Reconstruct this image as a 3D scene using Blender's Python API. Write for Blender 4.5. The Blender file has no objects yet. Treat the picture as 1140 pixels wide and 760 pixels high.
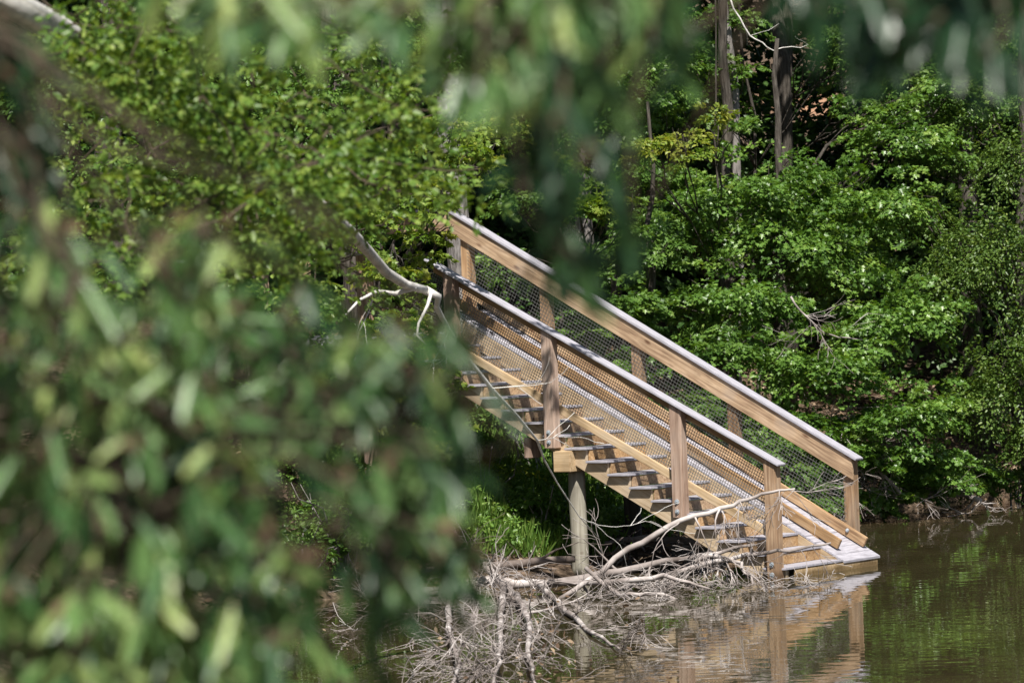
import bpy, bmesh, math, random
import numpy as np
from mathutils import Vector, Matrix

R = math.radians
rnd = random.Random(7)
rng = np.random.default_rng(11)
C = bpy.context.scene.collection
sc = bpy.context.scene

# ------------------------------------------------------------------ camera model
F = 4410.0
PITCH = math.atan((380 - 320) / F)
ROLL = R(2.2)
CAM_H = 44.8 * (655 - 320) / F
CAM = Vector((0, 0, CAM_H))
FWD = Vector((0, math.cos(PITCH), -math.sin(PITCH)))
RGT = Vector((1, 0, 0))
UPV = Vector((0, math.sin(PITCH), math.cos(PITCH)))


def at(u, v, d):
    """Point on the line of sight of photo pixel (u, v) at world distance y = d."""
    a, b = u - 570, v - 380
    c, s = math.cos(ROLL), math.sin(ROLL)
    a, b = a * c - b * s, a * s + b * c
    r = RGT * (a / F) + FWD - UPV * (b / F)
    return CAM + r * (d / r.y)


def proj(P):
    """world point -> photo pixel; only used to keep plants from growing across the view of the stairs"""
    q = np.asarray(P) - np.array(CAM)
    y = q[..., 1] * math.cos(PITCH) - q[..., 2] * math.sin(PITCH)
    z = q[..., 1] * math.sin(PITCH) + q[..., 2] * math.cos(PITCH)
    a, b = q[..., 0] / y * F, -z / y * F
    c, s = math.cos(ROLL), math.sin(ROLL)
    return 570 + a * c + b * s, 380 - a * s + b * c


# ------------------------------------------------------------------ object helpers
def tag(o, label=None, cat=None, group=None, kind=None):
    if label: o['label'] = label
    if cat: o['category'] = cat
    if group: o['group'] = group
    if kind: o['kind'] = kind
    return o


def empty(name, loc, label, cat, group=None, rotz=0.0):
    o = bpy.data.objects.new(name, None)
    C.objects.link(o)
    o.empty_display_size = .3
    o.location = loc
    o.rotation_euler = (0, 0, rotz)
    return tag(o, label, cat, group)


def link(name, me, mat, parent=None):
    o = bpy.data.objects.new(name, me)
    C.objects.link(o)
    if mat: me.materials.append(mat)
    if parent is not None:
        o.parent = parent
    return o


def world_child(o, parent):
    """mesh given in world coordinates, parented to an Empty: shift it so that it stays in place"""
    o.parent = parent
    m = Matrix.Translation(parent.location) @ parent.rotation_euler.to_matrix().to_4x4()
    o.matrix_parent_inverse = m.inverted()
    return o


def np_mesh(name, V, faces_flat, sizes, attrs=None, smooth=False):
    me = bpy.data.meshes.new(name)
    V = np.ascontiguousarray(V, dtype=np.float32)
    me.vertices.add(len(V))
    me.vertices.foreach_set('co', V.ravel())
    faces_flat = np.ascontiguousarray(faces_flat, dtype=np.int32)
    sizes = np.ascontiguousarray(sizes, dtype=np.int32)
    me.loops.add(len(faces_flat))
    me.loops.foreach_set('vertex_index', faces_flat)
    me.polygons.add(len(sizes))
    st = np.concatenate([[0], np.cumsum(sizes)[:-1]]).astype(np.int32)
    me.polygons.foreach_set('loop_start', st)
    if smooth:
        me.polygons.foreach_set('use_smooth', np.ones(len(sizes), dtype=bool))
    me.update(calc_edges=True)
    for k, a in (attrs or {}).items():
        at_ = me.attributes.new(k, 'FLOAT', 'FACE')
        at_.data.foreach_set('value', np.ascontiguousarray(a, dtype=np.float32))
    return me


class Tubes:
    """collects tapered tubes into one mesh"""
    def __init__(self):
        self.V, self.Fa, self.n = [], [], 0

    def add(self, pts, rad, sides=5, cap=True):
        pts = [Vector(p) for p in pts]
        n = len(pts)
        if n < 2: return
        prev = None
        rings = []
        for i, p in enumerate(pts):
            t = (pts[min(i + 1, n - 1)] - pts[max(i - 1, 0)])
            if t.length < 1e-9: t = Vector((0, 0, 1))
            t.normalize()
            if prev is None:
                prev = t.orthogonal().normalized()
            u = (prev - t * prev.dot(t))
            u = u.normalized() if u.length > 1e-6 else t.orthogonal().normalized()
            prev = u
            w = t.cross(u)
            r = rad[i] if hasattr(rad, '__len__') else rad
            ring = []
            for k in range(sides):
                a = 2 * math.pi * k / sides
                self.V.append(p + u * (r * math.cos(a)) + w * (r * math.sin(a)))
                ring.append(self.n); self.n += 1
            rings.append(ring)
        for i in range(n - 1):
            for k in range(sides):
                k2 = (k + 1) % sides
                self.Fa.append((rings[i][k], rings[i][k2], rings[i + 1][k2], rings[i + 1][k]))
        if cap:
            self.Fa.append(tuple(reversed(rings[0])))
            self.Fa.append(tuple(rings[-1]))

    def mesh(self, name, smooth=True):
        flat = [i for f in self.Fa for i in f]
        return np_mesh(name, np.array([tuple(v) for v in self.V]), flat, [len(f) for f in self.Fa], smooth=smooth)


# ------------------------------------------------------------------ materials
def new_mat(name):
    m = bpy.data.materials.new(name)
    m.use_nodes = True
    nt = m.node_tree
    for n in list(nt.nodes): nt.nodes.remove(n)
    out = nt.nodes.new('ShaderNodeOutputMaterial')
    return m, nt, out


def ramp(nt, stops):
    r = nt.nodes.new('ShaderNodeValToRGB')
    e = r.color_ramp.elements
    while len(e) < len(stops): e.new(.5)
    for el, (p, c) in zip(e, stops):
        el.position = p; el.color = (*c, 1)
    return r


def mat_leaf(name, cols, trans=.28, rough=.42, spec=.4):
    m, nt, out = new_mat(name)
    L = nt.links
    at_ = nt.nodes.new('ShaderNodeAttribute'); at_.attribute_name = 'tint'
    rp = ramp(nt, [(i / (len(cols) - 1), c) for i, c in enumerate(cols)])
    L.new(at_.outputs['Fac'], rp.inputs[0])
    p = nt.nodes.new('ShaderNodeBsdfPrincipled')
    p.inputs['Roughness'].default_value = rough
    p.inputs['Specular IOR Level'].default_value = spec
    L.new(rp.outputs[0], p.inputs['Base Color'])
    t = nt.nodes.new('ShaderNodeBsdfTranslucent')
    hs = nt.nodes.new('ShaderNodeHueSaturation')
    hs.inputs['Hue'].default_value = .485
    hs.inputs['Saturation'].default_value = 1.15
    hs.inputs['Value'].default_value = 1.5
    L.new(rp.outputs[0], hs.inputs['Color'])
    L.new(hs.outputs[0], t.inputs['Color'])
    mx = nt.nodes.new('ShaderNodeMixShader'); mx.inputs[0].default_value = trans
    L.new(p.outputs[0], mx.inputs[1]); L.new(t.outputs[0], mx.inputs[2])
    L.new(mx.outputs[0], out.inputs[0])
    return m


def mat_wood(name, dark, mid, light, rough=.7, knots=.5, grey=0.0, stretch=(1.2, 22, 22)):
    m, nt, out = new_mat(name)
    L = nt.links
    tc = nt.nodes.new('ShaderNodeTexCoord')
    oi = nt.nodes.new('ShaderNodeObjectInfo')
    off = nt.nodes.new('ShaderNodeVectorMath'); off.operation = 'MULTIPLY_ADD'
    cx = nt.nodes.new('ShaderNodeCombineXYZ')
    for i in range(3): L.new(oi.outputs['Random'], cx.inputs[i])
    L.new(cx.outputs[0], off.inputs[0]); off.inputs[1].default_value = (31, 17, 23)
    L.new(tc.outputs['Object'], off.inputs[2])
    mp = nt.nodes.new('ShaderNodeMapping'); mp.inputs['Scale'].default_value = stretch
    L.new(off.outputs[0], mp.inputs[0])
    n1 = nt.nodes.new('ShaderNodeTexNoise'); n1.inputs['Scale'].default_value = 1.6; n1.inputs['Detail'].default_value = 6
    n1.inputs['Distortion'].default_value = .8
    L.new(mp.outputs[0], n1.inputs['Vector'])
    rp = ramp(nt, [(.3, dark), (.5, mid), (.7, light)])
    L.new(n1.outputs[0], rp.inputs[0])
    # wide blotches of weathering
    n2 = nt.nodes.new('ShaderNodeTexNoise'); n2.inputs['Scale'].default_value = 2.6; n2.inputs['Detail'].default_value = 4
    L.new(off.outputs[0], n2.inputs['Vector'])
    r2 = ramp(nt, [(.33, (.66, .65, .66)), (.56, (1, 1, 1))])
    L.new(n2.outputs[0], r2.inputs[0])
    mu = nt.nodes.new('ShaderNodeMix'); mu.data_type = 'RGBA'; mu.blend_type = 'MULTIPLY'; mu.inputs[0].default_value = .8
    L.new(rp.outputs[0], mu.inputs[6]); L.new(r2.outputs[0], mu.inputs[7])
    # knots
    mp2 = nt.nodes.new('ShaderNodeMapping'); mp2.inputs['Scale'].default_value = (2.2, 6, 6)
    L.new(off.outputs[0], mp2.inputs[0])
    vo = nt.nodes.new('ShaderNodeTexVoronoi'); vo.inputs['Scale'].default_value = 1.0
    L.new(mp2.outputs[0], vo.inputs['Vector'])
    r3 = ramp(nt, [(.06, (.28, .15, .08)), (.16, (1, 1, 1))])
    L.new(vo.outputs['Distance'], r3.inputs[0])
    mk = nt.nodes.new('ShaderNodeMix'); mk.data_type = 'RGBA'; mk.blend_type = 'MULTIPLY'; mk.inputs[0].default_value = knots
    L.new(mu.outputs[2], mk.inputs[6]); L.new(r3.outputs[0], mk.inputs[7])
    hs = nt.nodes.new('ShaderNodeHueSaturation')
    mr = nt.nodes.new('ShaderNodeMapRange')
    mr.inputs[3].default_value = .74; mr.inputs[4].default_value = 1.16
    L.new(oi.outputs['Random'], mr.inputs[0]); L.new(mr.outputs[0], hs.inputs['Value'])
    hs.inputs['Saturation'].default_value = 1 - grey
    rg = ramp(nt, [(.52, (0, 0, 0)), (.74, (.35, .35, .35))]); L.new(n2.outputs[0], rg.inputs[0])
    mg = nt.nodes.new('ShaderNodeMix'); mg.data_type = 'RGBA'; mg.inputs[7].default_value = (.33, .3, .27, 1)
    L.new(rg.outputs[0], mg.inputs[0]); L.new(mk.outputs[2], mg.inputs[6])
    sm = nt.nodes.new('ShaderNodeMapRange'); sm.inputs[3].default_value = .85; sm.inputs[4].default_value = 1.08
    fr = nt.nodes.new('ShaderNodeMath'); fr.operation = 'FRACT'; m7 = nt.nodes.new('ShaderNodeMath'); m7.operation = 'MULTIPLY'; m7.inputs[1].default_value = 7.3
    L.new(oi.outputs['Random'], m7.inputs[0]); L.new(m7.outputs[0], fr.inputs[0]); L.new(fr.outputs[0], sm.inputs[0])
    L.new(sm.outputs[0], hs.inputs['Saturation'])
    ge = nt.nodes.new('ShaderNodeNewGeometry'); sz = nt.nodes.new('ShaderNodeSeparateXYZ'); L.new(ge.outputs['Position'], sz.inputs[0])
    ad = nt.nodes.new('ShaderNodeMath'); ad.operation = 'MULTIPLY_ADD'; ad.inputs[1].default_value = .12
    L.new(n2.outputs[0], ad.inputs[0]); L.new(sz.outputs[2], ad.inputs[2])
    rw = ramp(nt, [(.09, (.42, .4, .34)), (.15, (1, 1, 1))]); L.new(ad.outputs[0], rw.inputs[0])      # soaked and algae stained at the waterline
    mw = nt.nodes.new('ShaderNodeMix'); mw.data_type = 'RGBA'; mw.blend_type = 'MULTIPLY'; mw.inputs[0].default_value = 1
    L.new(mg.outputs[2], mw.inputs[6]); L.new(rw.outputs[0], mw.inputs[7])
    L.new(mw.outputs[2], hs.inputs['Color'])
    p = nt.nodes.new('ShaderNodeBsdfPrincipled')
    p.inputs['Roughness'].default_value = rough
    p.inputs['Specular IOR Level'].default_value = .25
    L.new(hs.outputs[0], p.inputs['Base Color'])
    b = nt.nodes.new('ShaderNodeBump'); b.inputs['Strength'].default_value = .35; b.inputs['Distance'].default_value = .006
    L.new(n1.outputs[0], b.inputs['Height']); L.new(b.outputs[0], p.inputs['Normal'])
    L.new(p.outputs[0], out.inputs[0])
    return m


def mat_noise(name, stops, scale, rough=.85, detail=6, bump=.4, dist=.02, stretch=(1, 1, 1), coord='Object', spec=.3):
    m, nt, out = new_mat(name)
    L = nt.links
    tc = nt.nodes.new('ShaderNodeTexCoord')
    mp = nt.nodes.new('ShaderNodeMapping'); mp.inputs['Scale'].default_value = stretch
    L.new(tc.outputs[coord], mp.inputs[0])
    n = nt.nodes.new('ShaderNodeTexNoise'); n.inputs['Scale'].default_value = scale; n.inputs['Detail'].default_value = detail
    L.new(mp.outputs[0], n.inputs['Vector'])
    rp = ramp(nt, stops); L.new(n.outputs[0], rp.inputs[0])
    p = nt.nodes.new('ShaderNodeBsdfPrincipled'); p.inputs['Roughness'].default_value = rough
    p.inputs['Specular IOR Level'].default_value = spec
    L.new(rp.outputs[0], p.inputs['Base Color'])
    b = nt.nodes.new('ShaderNodeBump'); b.inputs['Strength'].default_value = bump; b.inputs['Distance'].default_value = dist
    L.new(n.outputs[0], b.inputs['Height']); L.new(b.outputs[0], p.inputs['Normal'])
    L.new(p.outputs[0], out.inputs[0])
    return m


M = {}
M['pine'] = mat_wood('treated_pine', (.23, .135, .07), (.4, .255, .135), (.55, .38, .22), knots=.85)
M['pine_pale'] = mat_wood('pale_treated_pine', (.36, .25, .135), (.5, .365, .215), (.6, .46, .3), knots=.6)
M['pine_post'] = mat_wood('treated_pine_post', (.23, .13, .065), (.38, .23, .12), (.52, .35, .2), stretch=(22, 22, 1.2))
M['pine_grey'] = mat_wood('weathered_post', (.26, .17, .12), (.4, .27, .2), (.54, .4, .31), stretch=(22, 22, 1.2), knots=.3)
M['composite'] = mat_noise('grey_composite_board', [(.3, (.25, .24, .27)), (.55, (.35, .34, .38)), (.75, (.44, .43, .475))], 7, rough=.6, bump=.15, dist=.003, stretch=(1, 6, 6))
M['cap'] = mat_noise('grey_cap_board', [(.3, (.27, .265, .295)), (.6, (.38, .37, .415)), (.8, (.47, .46, .51))], 6, rough=.55, bump=.15, dist=.003, stretch=(1, 8, 8))
M['pile'] = mat_wood('round_pile_wood', (.27, .24, .18), (.4, .37, .29), (.52, .49, .4), stretch=(16, 16, .9), knots=.4)
M['pile_shaded'] = mat_wood('shade_toned_pile_wood', (.03, .026, .022), (.055, .048, .04), (.09, .08, .07), stretch=(16, 16, .9), knots=.2)  # pile wood darkened to carry the shade under the deck
M['metal'] = mat_noise('galvanised_steel', [(.3, (.3, .34, .38)), (.7, (.5, .55, .6))], 30, rough=.4, bump=.05)
M['wire'] = mat_noise('mesh_wire', [(.3, (.1, .1, .095)), (.7, (.17, .17, .16))], 30, rough=.5, bump=0)
for k in ('metal',):
    M[k].node_tree.nodes['Principled BSDF'].inputs['Metallic'].default_value = .35
M['bark'] = mat_noise('forest_bark', [(.3, (.025, .02, .016)), (.55, (.07, .06, .05)), (.75, (.13, .115, .1))], 9, stretch=(3, 3, .5), bump=1, dist=.05)
M['bark_grey'] = mat_noise('grey_bark', [(.3, (.1, .09, .085)), (.55, (.24, .22, .21)), (.75, (.34, .32, .31))], 9, stretch=(3, 3, .6), bump=1, dist=.03)
M['bark_pale'] = mat_noise('pale_bark', [(.3, (.34, .32, .3)), (.5, (.58, .56, .53)), (.7, (.72, .7, .67))], 11, bump=.6, dist=.01)
M['dead'] = mat_noise('sun_bleached_dead_wood', [(.3, (.1, .08, .07)), (.5, (.27, .235, .22)), (.7, (.55, .51, .49))], 3, bump=.5, dist=.01)
M['dead_dark'] = mat_noise('dark_dead_wood', [(.3, (.06, .045, .038)), (.55, (.15, .12, .105)), (.75, (.28, .24, .22))], 6, bump=.6, dist=.01)
M['twig'] = mat_noise('reddish_twig', [(.3, (.045, .036, .026)), (.7, (.1, .075, .05))], 30, bump=.2)

M['maple'] = mat_leaf('maple_leaf', [(.055, .12, .02), (.095, .19, .032), (.145, .25, .045), (.23, .33, .08)], spec=.5, rough=.4)
M['maple2'] = mat_leaf('mid_green_leaf', [(.045, .1, .018), (.08, .16, .028), (.115, .205, .038), (.17, .26, .06)])
M['vine'] = mat_leaf('vine_leaf', [(.05, .1, .018), (.085, .15, .028), (.13, .2, .04), (.24, .28, .08)])
M['sweet'] = mat_leaf('yellow_green_leaf', [(.08, .15, .02), (.13, .21, .03), (.2, .27, .045), (.28, .3, .06)], trans=.35)
M['beech'] = mat_leaf('small_round_leaf', [(.045, .1, .02), (.08, .16, .028), (.14, .23, .04), (.25, .33, .07)], trans=.33)
M['oak'] = mat_leaf('oak_leaf', [(.018, .062, .022), (.055, .14, .04), (.13, .24, .07), (.34, .42, .14)], trans=.3, rough=.4, spec=.75)
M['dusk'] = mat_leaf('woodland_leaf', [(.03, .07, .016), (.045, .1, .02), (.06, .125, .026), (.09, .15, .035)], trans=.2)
M['brown'] = mat_leaf('brown_dry_leaf', [(.07, .045, .03), (.15, .1, .065), (.24, .17, .11), (.38, .3, .21)], trans=.12, rough=.7, spec=.1)
M['grass'] = mat_leaf('bank_grass', [(.06, .13, .02), (.09, .18, .03), (.13, .22, .04), (.22, .26, .08)], trans=.3)

# ------------------------------------------------------------------ leaves
SH = {
    'oval': (np.array([(0, 0, 0), (.35, .27, .07), (.78, .2, .05), (1, 0, -.03), (.78, -.2, .05), (.35, -.27, .07)]),
             [(0, 3, 2, 1), (0, 5, 4, 3)]),
    'maple': (np.array([(0, 0, 0), (.1, .45, .1), (.33, .27, .05), (.52, .55, .06), (.62, .18, .03), (1, 0, -.08),
                        (.62, -.18, .03), (.52, -.55, .06), (.33, -.27, .05), (.1, -.45, .1)]),
              [(0, 5, 4, 3, 2, 1), (0, 9, 8, 7, 6, 5)]),
    'oak': (np.array([1, .75, 1]) * np.array([(0, 0, 0), (.18, .06, .02), (.32, .19, .05), (.43, .09, .02), (.6, .22, .05), (.7, .1, .01), (.86, .12, 0), (1, 0, -.1),
                      (.86, -.12, 0), (.7, -.1, .01), (.6, -.22, .05), (.43, -.09, .02), (.32, -.19, .05), (.18, -.06, .02)]),
            [(0, 7, 6, 5, 4, 3, 2, 1), (0, 13, 12, 11, 10, 9, 8, 7)]),
    'blade': (np.array([(0, .03, 0), (.5, .025, .08), (1, 0, .3), (.5, -.025, .08), (0, -.03, 0)]), [(0, 4, 3, 1), (1, 3, 2)]),
}


def norm(a):
    return a / np.maximum(np.linalg.norm(a, axis=-1, keepdims=True), 1e-9)


def leaves_mesh(name, P, A, N, Ls, shape, tint):
    T, faces = SH[shape]
    A = norm(A)
    N = norm(N - A * np.sum(N * A, axis=1, keepdims=True))
    B = np.cross(N, A)
    n, k = len(P), len(T)
    V = (P[:, None, :] + Ls[:, None, None] * (T[None, :, 0:1] * A[:, None, :] + T[None, :, 1:2] * B[:, None, :] + T[None, :, 2:3] * N[:, None, :]))
    V = V.reshape(-1, 3)
    fl = np.concatenate([np.array(f) for f in faces])
    flat = (fl[None, :] + (np.arange(n) * k)[:, None]).ravel()
    sizes = np.tile([len(f) for f in faces], n)
    t = np.repeat(np.clip(tint, 0, 1), len(faces))
    return np_mesh(name, V, flat, sizes, {'tint': t})


class Leaves:
    def __init__(self): self.d = []

    def add(self, P, A, N, L, t): self.d.append((P, A, N, L, t))

    def count(self): return sum(len(x[0]) for x in self.d)

    def mesh(self, name, shape):
        P, A, N, L, t = (np.concatenate([x[i] for x in self.d]) for i in range(5))
        return leaves_mesh(name, P, A, N, L, shape, t)


def sprays(lv, O, D, U, length, width, nleaf, size, droop=.35, tint0=.35, tvar=.18, clumpvar=.16, keep=None, nrand=.45):
    """O origins (m,3), D directions, U ups: flat fans of leaves"""
    m = len(O)
    D = norm(D); U = norm(U - D * np.sum(U * D, axis=1, keepdims=True)); S = np.cross(D, U)
    length = np.broadcast_to(length, (m,)); width = np.broadcast_to(width, (m,))
    s = rng.random((m, nleaf)) ** .75 * .95 + .08
    t = rng.uniform(-1, 1, (m, nleaf)) * np.sqrt(np.clip(1.15 - s, .1, 1))
    h = rng.normal(0, .035, (m, nleaf))
    down = np.array([0, 0, -1.0])
    P = (O[:, None] + D[:, None] * (s * length[:, None])[..., None] + S[:, None] * (t * width[:, None])[..., None]
         + U[:, None] * (h * length[:, None] * 1.2)[..., None] + down * ((s ** 2 + .5 * t ** 2) * droop * length[:, None])[..., None])
    A = D[:, None] * .6 + S[:, None] * (np.sign(t) * .6)[..., None] + down * .35 + rng.normal(0, .4, (m, nleaf, 3))
    N = U[:, None] + D[:, None] * .25 + rng.normal(0, nrand, (m, nleaf, 3))
    L = size * rng.uniform(.65, 1.25, (m, nleaf))
    T = tint0 + rng.normal(0, tvar, (m, nleaf)) + rng.normal(0, clumpvar, (m, 1))
    P, A, N, L, T = P.reshape(-1, 3), A.reshape(-1, 3), N.reshape(-1, 3), L.ravel(), T.ravel()
    if keep is not None:
        k = keep(P)
        P, A, N, L, T = P[k], A[k], N[k], L[k], T[k]
    lv.add(P, A, N, L, T)


def lobe(lv, c, r, nspray, nleaf, size, shape_up=.5, keep=None, front=.0, **kw):
    """one billow of a crown: sprays leaving its inside in every direction"""
    c = np.array(c, float); r = np.array(r, float)
    D = norm(rng.normal(0, 1, (nspray, 3)) + np.array([0, -front, front * .4]))
    O = c + D * r * rng.uniform(.1, .65, (nspray, 1))
    O[:, 2] = c[2] + (np.round((O[:, 2] - c[2]) / .36) * .36) * .6 + (O[:, 2] - c[2]) * .4 + .35 * np.sin(O[:, 0] * 2.1 + c[0] * 5) * .35 + rng.normal(0, .07, nspray)
    d = norm(D * np.array([1, 1, .32]) + np.array([0, 0, .05]))
    U = norm(np.array([0, 0, 1.0]) + D * shape_up + rng.normal(0, .15, (nspray, 3)))
    ln = float(r.mean()) * rng.uniform(.45, .8, nspray)
    sprays(lv, O, d, U, ln, ln * .55, nleaf, size, keep=keep, **kw)
    return c


def wiggle(p0, p1, n, amp, sag=0.0, r=rnd):
    p0, p1 = Vector(p0), Vector(p1)
    L = (p1 - p0).length
    out = []
    off = Vector((0, 0, 0))
    for i in range(n + 1):
        f = i / n
        if 0 < i < n:
            off = off * .6 + Vector((r.gauss(0, 1), r.gauss(0, 1), r.gauss(0, 1))) * amp * L
        else:
            off = Vector((0, 0, 0))
        out.append(p0.lerp(p1, f) + off + Vector((0, 0, -sag * L * 4 * f * (1 - f))))
    return out


# ------------------------------------------------------------------ lake shore and terrain
SHORE = [(400, 92), (60, 84), (25, 72), (12, 64.5), (7.8, 60.6), (6.3, 58.3), (5.2, 56.6), (4.4, 54.0), (3.6, 51.2), (2.6, 48.4), (1.9, 47.3),
         (.6, 46.3), (-.6, 45.3), (-2.4, 43.8), (-3.6, 40.5), (-4.0, 36), (-4.1, 30), (-3.9, 24), (-3.4, 18), (-2.2, 12), (-.8, 9.2), (3, 8), (12, 7), (60, 2), (400, -20)]
SH_ARR = np.array(SHORE, float)


def shore_sd(X, Y):
    """signed distance to the lake outline, positive on land"""
    d = np.full(X.shape, 1e9)
    inside = np.zeros(X.shape, bool)
    poly = np.vstack([SH_ARR])
    n = len(poly)
    for i in range(n):
        x0, y0 = poly[i]; x1, y1 = poly[(i + 1) % n]
        dx, dy = x1 - x0, y1 - y0
        if i < n - 1:
            t = np.clip(((X - x0) * dx + (Y - y0) * dy) / (dx * dx + dy * dy), 0, 1)
            d = np.minimum(d, np.hypot(X - x0 - t * dx, Y - y0 - t * dy))
        c = ((y0 > Y) != (y1 > Y)) & (X < (x1 - x0) * (Y - y0) / (y1 - y0 + 1e-12) + x0)
        inside ^= c
    return np.where(inside, -d, d)


def ground_z(X, Y):
    X = np.asarray(X, float); Y = np.asarray(Y, float)
    s = shore_sd(X, Y)
    s = s + .25 * np.sin(X * 1.7 + Y * .6) + .15 * np.sin(X * 3.9 - Y * 2.3)
    land = np.interp(s, [0, .3, 1.2, 3, 6, 14, 30, 60, 120, 400], [0, .12, .35, 1.0, 2.3, 3.6, 6.8, 15, 26, 30])
    z = np.where(s > 0, land, np.maximum(s * .35, -1.6))
    near = np.clip((16 - Y) / 6, 0, 1)                       # the low bank the photographer stands on
    z = np.where(s > 0, z * (1 - near) + np.minimum(z, 1.9) * near, z)
    z = z + (s > .4) * (.05 * np.sin(X * 2.1) * np.sin(Y * 1.7) + .03 * np.sin(X * 5.3 + 1) * np.sin(Y * 4.7))
    return z


def gz(x, y): return float(ground_z(np.array([x]), np.array([y]))[0])


def warp(lo, hi, c0, c1, fine, growth=1.12):
    a = list(np.arange(c0, c1, fine))
    s = fine
    while a[-1] < hi: s *= growth; a.append(a[-1] + s)
    s = fine; b = [c0]
    while b[-1] > lo: s *= growth; b.append(b[-1] - s)
    return np.array(sorted(set(b[1:] + a)))


def clay_spot():
    for k in range(600):
        d = 50 + k * .1
        p = at(888, 118, d)
        if gz(p.x, p.y) >= p.z: return p
    return at(888, 118, 75)


CLAY = clay_spot()
SUN = Vector((.06, -.563, .82)).normalized()


def in_sun_gap(p, rad):
    """the gap in the canopy through which the sun reaches the bare clay"""
    q = Vector(p) - CLAY
    t = q.dot(SUN)
    if t < 0: return False
    return (q - SUN * t).length < rad


def in_view_gap(p, rad):
    q = Vector(p) - CAM; dr = (CLAY - CAM).normalized(); t = q.dot(dr)
    return (q - dr * t).length < rad and p[1] > 57 and p[1] < CLAY.y + 1


def build_terrain():
    xs = warp(-500, 500, -9, 11, .22); ys = warp(-300, 700, 38, 72, .25)
    X, Y = np.meshgrid(xs, ys)
    Z = ground_z(X, Y)
    V = np.stack([X, Y, Z], -1).reshape(-1, 3)
    nx, ny = len(xs), len(ys)
    i = (np.arange(ny - 1)[:, None] * nx + np.arange(nx - 1)[None]).ravel()
    Fq = np.stack([i, i + 1, i + 1 + nx, i + nx], -1)
    me = np_mesh('terrain', V, Fq.ravel(), np.full(len(Fq), 4), smooth=True)
    ca = me.attributes.new('clay', 'FLOAT', 'POINT')
    dd = np.hypot((V[:, 0] - CLAY.x) / .9, (V[:, 1] - CLAY.y) / 2.2)
    ca.data.foreach_set('value', np.clip(2.2 - dd * 1.6, 0, 1).astype(np.float32))
    m, nt, out = new_mat('woodland_soil'); L = nt.links
    tc = nt.nodes.new('ShaderNodeTexCoord')
    n1 = nt.nodes.new('ShaderNodeTexNoise'); n1.inputs['Scale'].default_value = 14; n1.inputs['Detail'].default_value = 8
    n2 = nt.nodes.new('ShaderNodeTexNoise'); n2.inputs['Scale'].default_value = .5; n2.inputs['Detail'].default_value = 3
    L.new(tc.outputs['Object'], n1.inputs['Vector']); L.new(tc.outputs['Object'], n2.inputs['Vector'])
    r1 = ramp(nt, [(.3, (.035, .025, .018)), (.5, (.09, .065, .045)), (.68, (.18, .13, .095))]); L.new(n1.outputs[0], r1.inputs[0])
    r2 = ramp(nt, [(.4, (.42, .24, .15)), (.6, (.34, .2, .12))]); L.new(n1.outputs[0], r2.inputs[0])
    mr = nt.nodes.new('ShaderNodeAttribute'); mr.attribute_name = 'clay'
    mx = nt.nodes.new('ShaderNodeMix'); mx.data_type = 'RGBA'
    L.new(mr.outputs['Fac'], mx.inputs[0]); L.new(r1.outputs[0], mx.inputs[6]); L.new(r2.outputs[0], mx.inputs[7])
    p = nt.nodes.new('ShaderNodeBsdfPrincipled'); p.inputs['Roughness'].default_value = .95; p.inputs['Specular IOR Level'].default_value = .1
    L.new(mx.outputs[2], p.inputs['Base Color'])
    b = nt.nodes.new('ShaderNodeBump'); b.inputs['Strength'].default_value = .8; b.inputs['Distance'].default_value = .045
    L.new(n1.outputs[0], b.inputs['Height']); L.new(b.outputs[0], p.inputs['Normal'])
    L.new(p.outputs[0], out.inputs[0])
    o = link('ground', me, m)
    tag(o, 'brown leaf covered bank rising from the water into the woods', None, None, 'structure')


def build_water():
    me = bpy.data.meshes.new('water')
    S = 450
    me.from_pydata([(-S, -300, 0), (S, -300, 0), (S, 110, 0), (-S, 110, 0)], [], [(0, 1, 2, 3)])
    m, nt, out = new_mat('muddy_water'); L = nt.links
    tc = nt.nodes.new('ShaderNodeTexCoord')
    p = nt.nodes.new('ShaderNodeBsdfPrincipled')
    n0 = nt.nodes.new('ShaderNodeTexNoise'); n0.inputs['Scale'].default_value = .6
    L.new(tc.outputs['Object'], n0.inputs['Vector'])
    rp = ramp(nt, [(.35, (.034, .028, .013)), (.65, (.048, .039, .019))]); L.new(n0.outputs[0], rp.inputs[0])
    L.new(rp.outputs[0], p.inputs['Base Color'])
    p.inputs['Roughness'].default_value = .0; p.inputs['IOR'].default_value = 1.38
    mp = nt.nodes.new('ShaderNodeMapping'); mp.inputs['Scale'].default_value = (1.0, 1.7, 1); mp.inputs['Rotation'].default_value = (0, 0, R(12))
    L.new(tc.outputs['Object'], mp.inputs[0])
    n1 = nt.nodes.new('ShaderNodeTexNoise'); n1.inputs['Scale'].default_value = 2.3; n1.inputs['Detail'].default_value = 1.6; n1.inputs['Roughness'].default_value = .45
    L.new(mp.outputs[0], n1.inputs['Vector'])
    b = nt.nodes.new('ShaderNodeBump'); b.inputs['Strength'].default_value = 1; b.inputs['Distance'].default_value = .0023
    L.new(n1.outputs[0], b.inputs['Height']); L.new(b.outputs[0], p.inputs['Normal'])
    L.new(p.outputs[0], out.inputs[0])
    o = link('water', me, m)
    tag(o, 'brown rippled lake water reflecting stairs and trees', None, None, 'structure')


build_terrain()
build_water()

# ------------------------------------------------------------------ the staircase
TH = R(36)
SX = Vector((math.cos(TH), -math.sin(TH), 0)); SY = Vector((math.sin(TH), math.cos(TH), 0))
SC = Vector((2.774, 44.668, 0))


def sloc(x, y, z): return SC + SX * x + SY * y + Vector((0, 0, z))


stairs = empty('wooden_stairway', SC, 'wooden stairway with grey treads, wire mesh railings and plank slide descending into brown water', 'stairway', rotz=-TH)


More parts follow.
